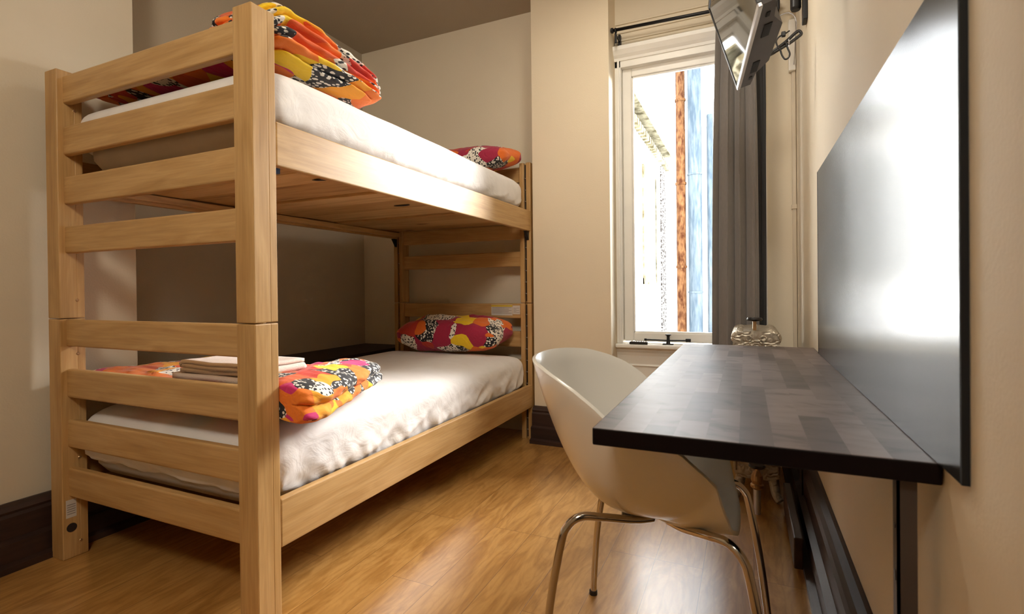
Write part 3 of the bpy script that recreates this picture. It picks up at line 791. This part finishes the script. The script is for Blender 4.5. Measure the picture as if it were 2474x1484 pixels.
cd = thing('cable_conduit', 'cream vertical conduit in the room corner with a junction box on top', 'conduit', (.245, 3.22, .23))
link('channel', B(.236, .256, 3.222, 3.244, .23, 2.15, bev=.004), 'paintpipe', cd)
link('junction_box', B(.222, .256, 3.205, 3.244, 2.15, 2.43, bev=.004), 'white_trim', cd)
bm = bmesh.new(); box(bm, .232, .2575, 3.216, 3.245, 1.395, 1.42, bev=.002); link('bracket', bm, 'paintpipe', cd)

# ------------------------------------------------------------------ curtain and rod
rod = thing('curtain_rod', 'thin black curtain rod over the window', 'curtain rod', (-.3, 3.12, 2.53))
link('rod', T([(-.738, 3.12, 2.535), (.20, 3.12, 2.515)], .0095, 14), 'blackm', rod, True)
bm = bmesh.new(); lathe(bm, [(.011,0),(.016,.004),(.016,.014),(.010,.018)], (-.738, 3.12, 2.535), 'x', 16); link('finial', bm, 'blackm', rod)
for x in (-.708, .17):
    bm = bmesh.new(); box(bm, x-.008, x+.008, 3.215, 3.2455, 2.475, 2.55, bev=.003); tube(bm, [(x, 3.12, 2.52), (x, 3.12, 2.508), (x, 3.235, 2.508)], .006, 8); torus(bm, (x, 3.12, 2.53), .013, .005, 'x', 16, 8)
    torus(bm, (x, 3.20, 2.465), .012, .004, 'x', 16, 8); box(bm, x-.006, x+.006, 3.112, 3.128, 2.455, 2.51, bev=.003)
    link('bracket', bm, 'blackm', rod)
def cloth(x0, x1, y, z0, z1, folds, amp, mat, name, parent, ph=0, n=160):
    bm = bmesh.new(); nzv = 40; rows = []
    for j in range(nzv+1):
        t = j/nzv; z = z0+(z1-z0)*t; row = []
        for i in range(n+1):
            u = i/n; gather = 1-.22*t**3
            x = (x0+x1)/2+(u-.5)*(x1-x0)*gather+.012*(t)*1.0
            uw = u+.035*math.sin(2*PI*u*1.3+ph)+.012*nz(t*2.5, u*3, ph)
            s = abs(math.sin(PI*folds*uw+ph))**.45
            yy = y-amp*s*(.8+.3*nz(u*4, t*2, 5.))+.006*nz(u*14, t*5, 2.)
            row.append(bm.verts.new((x+.014*math.sin(2*PI*folds*uw+2*ph), yy, z)))
        rows.append(row)
    for A_, B_ in zip(rows, rows[1:]):
        for i in range(n): bm.faces.new((A_[i], A_[i+1], B_[i+1], B_[i]))
    o = link(name, bm, mat, parent, True); m_ = o.modifiers.new('t', 'SOLIDIFY'); m_.thickness = .002; return o
cu = thing('curtain', 'dark grey curtain hanging in folds at the right of the window', 'curtain', (-.03, 3.12, .1))
cloth(-.165, .075, 3.13, .12, 2.50, 3.2, .062, 'curtain', 'curtain_panel', cu, 2.2)
cloth(.028, .085, 3.13, .12, 2.50, 1.0, .020, 'lining', 'dark_edge', cu, .5, 60)

# ------------------------------------------------------------------ radiator
rd = thing('radiator', 'ornate cast-iron radiator with scrollwork, behind the far end of the desk', 'radiator', (.04, 2.8, 0))
RX0, RX1, RT = -.058, .137, .765
def section(y0, y1, front=False):
    bm = bmesh.new(); cxr = (RX0+RX1)/2
    hw = (RX1-RX0)/2
    out = [(-hw,.12),(-hw,.62),(-hw-.001,.70),(-hw+.006,.735),(-hw+.018,.76),(-.05,.765),(-.02,.768),(0,.772),(.02,.768),(.05,.765),(hw-.018,.76),(hw-.006,.735),(hw+.001,.70),(hw,.62),(hw,.12),(hw-.02,.095),(-hw+.02,.095)]
    prism(bm, [(cxr+a, b) for a, b in out], y0, y1, 'xz')
    bmesh.ops.bevel(bm, geom=list(bm.edges), offset=.006, segments=2, affect='EDGES')
    # rolled shoulders
    for s in (-1, 1): torus(bm, (cxr+s*(hw-.028), (y0+y1)/2, .735), .024, .012, 'y', 20, 8)
    return bm
ys = [2.575+.066*i for i in range(7)]
for i, y in enumerate(ys): 
    s = link('section', section(y, y+.060), 'radiator', rd)
    s.data.name = 'radiator_section'
bm = bmesh.new(); cxr = (RX0+RX1)/2; yf = 2.574
for (x, z, R) in ((0,.690,.034),(0,.690,.022),(0,.690,.010)): torus(bm, (cxr+x, yf, z), R, .0045, 'y')
for s in (-1, 1):
    for k, R in enumerate((.024,.016,.008)): torus(bm, (cxr+s*.064, yf, .682), R, .004, 'y', 20, 6, .4+k, 5.6+k)
    torus(bm, (cxr+s*.030, yf, .735), .012, .004, 'y', 16, 6); torus(bm, (cxr+s*.064, yf, .63), .016, .004, 'y', 16, 6)
    for z in (.56, .48, .40, .32, .24, .17):
        torus(bm, (cxr+s*.055, yf, z), .022, .004, 'y', 18, 6, 0 if s > 0 else PI/2, 4.4)
        torus(bm, (cxr+s*.018, yf, z-.03), .014, .0035, 'y', 16, 6, .5, 5.0)
    tube(bm, [(cxr+s*.088, yf, .62), (cxr+s*.088, yf, .13)], .005, 6)
    tube(bm, [(cxr+s*.004, yf, .62), (cxr+s*.004, yf, .13)], .003, 6)
link('scrollwork', bm, 'radiator', rd, True)
for y in (2.60, 2.98):
    for s in (-1, 1):
        link('foot', T([(cxr+s*.062, y, .125), (cxr+s*.070, y-.005, .08), (cxr+s*.078, y-.02, .035), (cxr+s*.092, y-.035, .012)], lambda t: .024-.008*t, 12, 5), 'radiator', rd, True)
bm = bmesh.new(); lathe(bm, [(.008,0),(.008,.05)], (.034, 2.60, .765), 'z', 12); vs_ = link('vent_stem', bm, 'brass', rd)
bm = bmesh.new(); lathe(bm, [(.006,.0),(.030,.004),(.034,.010),(.030,.017),(.012,.014),(.004,.018)], (.034, 2.60, .811), 'z', 24); link('valve_wheel', bm, 'black', rd)
# supply valve and pipe at its foot
vl = thing('supply_valve', 'brass radiator valve with black handwheel on a floor pipe', 'valve', (.037, 2.43, 0))
bm = bmesh.new(); lathe(bm, [(.015,0),(.015,.115)], (.037, 2.43, 0), 'z', 16); link('pipe', bm, 'silver', vl, False)
bm = bmesh.new(); lathe(bm, [(.016,.105),(.026,.115),(.026,.125),(.020,.13),(.024,.145),(.022,.165),(.014,.178),(.010,.185),(.006,.20)], (.037, 2.43, 0), 'z', 20)
tube(bm, [(.037, 2.44, .145), (.037, 2.50, .145), (.037, 2.565, .145)], .016, 12); link('valve_body', bm, 'brass', vl)
bm = bmesh.new(); lathe(bm, [(.005,.196),(.030,.198),(.034,.204),(.030,.211),(.006,.209)], (.037, 2.43, 0), 'z', 24); link('handwheel', bm, 'black', vl)
# boxed board along the right baseboard
tag(link('pipe_cover', B(.140, .169, 1.96, 2.50, .020, .125, bev=.004), 'bb', base=(.15, 2.2, .02)), 'dark wooden cover board along the right baseboard under the desk', 'board')

# ------------------------------------------------------------------ on the sill
rc = thing('remote_control', 'black remote control lying on the window sill', 'remote', (-.60, 3.19, .6252))
link('body', B(-.655, -.545, 3.172, 3.202, .6255, .641, bev=.004), 'black', rc)
bm = bmesh.new()
for i in range(7):
    for j in range(3): box(bm, -.645+i*.014, -.637+i*.014, 3.176+j*.008, 3.181+j*.008, .6408, .643)
pieces('button', bm, 'steel', rc)
op = thing('window_operator', 'black casement crank with folding lever on the window sill', 'window latch', (-.43, 3.22, .6252))
bm = bmesh.new(); box(bm, -.462, -.398, 3.206, 3.240, .6255, .631, bev=.002); lathe(bm, [(.014,.005),(.010,.02),(.008,.045),(.011,.055),(.018,.057),(.018,.062),(.004,.064)], (-.43, 3.222, .6255), 'z', 16); link('crank_base', bm, 'blackm', op)
bm = bmesh.new(); tube(bm, [(-.565, 3.222, .652), (-.43, 3.222, .650), (-.315, 3.222, .653)], .0045, 8); box(bm, -.33, -.30, 3.213, 3.231, .645, .664, bev=.003); lathe(bm, [(.008,-.006),(.008,.006)], (-.565, 3.222, .652), 'z', 10); link('lever', bm, 'blackm', op)

# ------------------------------------------------------------------ outside the window
hb = thing('brick_building', 'pale brick building with a stone cornice seen through the window at left', 'building', (-1.2, 4.9, -1))
bm = bmesh.new(); box(bm, -2.2, -.78, 3.7, 5.62, -1, 2.25); link('wall', bm, 'plaster', hb)
bm = bmesh.new(); box(bm, -.95, -.768, 5.34, 5.66, -1, 2.25, bev=.01); link('corner_bricks', bm, 'rubble', hb)
bm = bmesh.new()
box(bm, -2.2, -.755, 3.7, 5.68, 2.25, 2.285); box(bm, -2.2, -.715, 3.7, 5.72, 2.36, 2.375)
cn = link('cornice', bm, 'cornice', hb)
bm = bmesh.new()
for k in range(22): box(bm, -.775, -.73, 3.75+.09*k, 3.79+.09*k, 2.20, 2.25)
pieces('dentil', bm, 'cornice', hb)
bm = bmesh.new(); box(bm, -.79, -.765, 4.35, 4.42, 1.0, 2.0); box(bm, -.79, -.765, 5.0, 5.05, 1.0, 2.0); box(bm, -.79, -.77, 4.35, 5.05, 1.0, 1.05); fr = link('window_frame', bm, 'cornice', hb)
link('window_pane', B(-.785, -.774, 4.42, 5.0, 1.05, 2.0), 'outglass', hb)
nb = thing('rendered_building', 'white rendered building facing the window across the yard', 'building', (.4, 6.7, -1))
link('wall', B(-1.2, 2.2, 6.62, 7.2, -1, 2.9), 'plaster', nb)
bm = bmesh.new(); tube(bm, [(-.705, 6.5, -1), (-.705, 6.5, 4.2)], .055, 16)
rp = tag(link('rusty_pipe', bm, 'rust', base=(-.705, 6.5, -1), smooth=True), 'tall rusty iron pipe outside the window', 'pipe')
bm = bmesh.new()
for z in (.2, 1.2, 2.2, 3.2): lathe(bm, [(.055,0),(.064,.004),(.064,.03),(.055,.034)], (-.705, 6.5, z), 'z', 16)
pieces('collar', bm, 'rust', rp)
bm = bmesh.new(); tube(bm, [(-.545, 6.5, -1), (-.545, 6.5, 4.2)], .078, 16)
bp = tag(link('downpipe', bm, 'bluepipe', base=(-.545, 6.5, -1), smooth=True), 'wide blue-grey downpipe outside the window beside the rusty pipe', 'pipe')
bm = bmesh.new()
for z in (.9, 2.3): lathe(bm, [(.078,0),(.086,.004),(.086,.02),(.078,.024)], (-.545, 6.5, z), 'z', 16)
pieces('collar', bm, 'bluepipe', bp)
bm = bmesh.new(); tube(bm, [(-.375, 6.5, -1), (-.375, 6.5, 3.0)], .036, 12)
tag(link('downpipe', bm, 'bluepipe', base=(-.375, 6.5, -1), smooth=True), 'narrow blue-grey pipe outside the window, nearest the curtain', 'pipe')

# ------------------------------------------------------------------ light
wd_ = bpy.data.worlds.new('sky'); bpy.context.scene.world = wd_; wd_.use_nodes = True
bg = wd_.node_tree.nodes['Background']; bg.inputs[0].default_value = (.93, .97, 1.0, 1); bg.inputs[1].default_value = 12.5
def area(name, loc, target, sx, sy, power, col, portal=False, spread=PI):
    l = bpy.data.lights.new(name, 'AREA'); l.shape = 'RECTANGLE'; l.size = sx; l.size_y = sy; l.energy = power; l.color = col; l.spread = spread
    o = bpy.data.objects.new(name, l); C.objects.link(o); o.location = loc
    o.rotation_euler = (Vector(target)-Vector(loc)).to_track_quat('-Z', 'Y').to_euler()
    if portal: l.cycles.is_portal = True
    return o
area('window_portal', (-.315, YW+.10, 1.49), (-.315, 0, 1.49), .80, 1.75, 1, (1,1,1), True)
area('bright_sky', (1.15, 5.2, 3.2), (-1.2, 1.6, .7), 1.3, 1.5, 1000, (1, .97, .93))
area('rear_fill', (-.06, -.70, 2.55), (-.9, 3.2, 2.25), .5, .5, 36, (1, .93, .80))  # added fill behind the camera, brightens the walls and bed front
area('overhead_fill', (-.50, 2.16, 2.80), (-.50, 2.2, 0), .35, .25, 12, (1, .92, .78))  # second added fill, above the view, lifts chimney breast and window wall

# ------------------------------------------------------------------ camera
cam = bpy.data.cameras.new('camera'); co = bpy.data.objects.new('camera', cam); C.objects.link(co)
yw, pt, rl = math.radians(24.42), math.radians(-.351), math.radians(-.607)
F = Vector((-math.sin(yw)*math.cos(pt), math.cos(yw)*math.cos(pt), math.sin(pt)))
rt = F.cross(Vector((0,0,1))).normalized(); up = rt.cross(F)
r2 = rt*math.cos(rl)+up*math.sin(rl); u2 = r2.cross(F)
co.matrix_world = Matrix.Translation((0,0,.97)) @ Matrix((r2, u2, -F)).transposed().to_4x4()
cam.sensor_width = 36; cam.sensor_fit = 'HORIZONTAL'; cam.lens = 1245.4/2474*36
cam.shift_y = -(742-706.6)/2474; cam.clip_start = .02
cam.dof.use_dof = True; cam.dof.focus_distance = 2.6; cam.dof.aperture_fstop = 5.6
sc = bpy.context.scene; sc.camera = co
sc.view_settings.view_transform = 'Standard'; sc.view_settings.look = 'None'; sc.view_settings.exposure = 0
sc.cycles.max_bounces = 8; sc.cycles.diffuse_bounces = 5; sc.cycles.use_denoising = True
sc.cycles.sample_clamp_indirect = 8; sc.cycles.caustics_reflective = False; sc.cycles.caustics_refractive = False
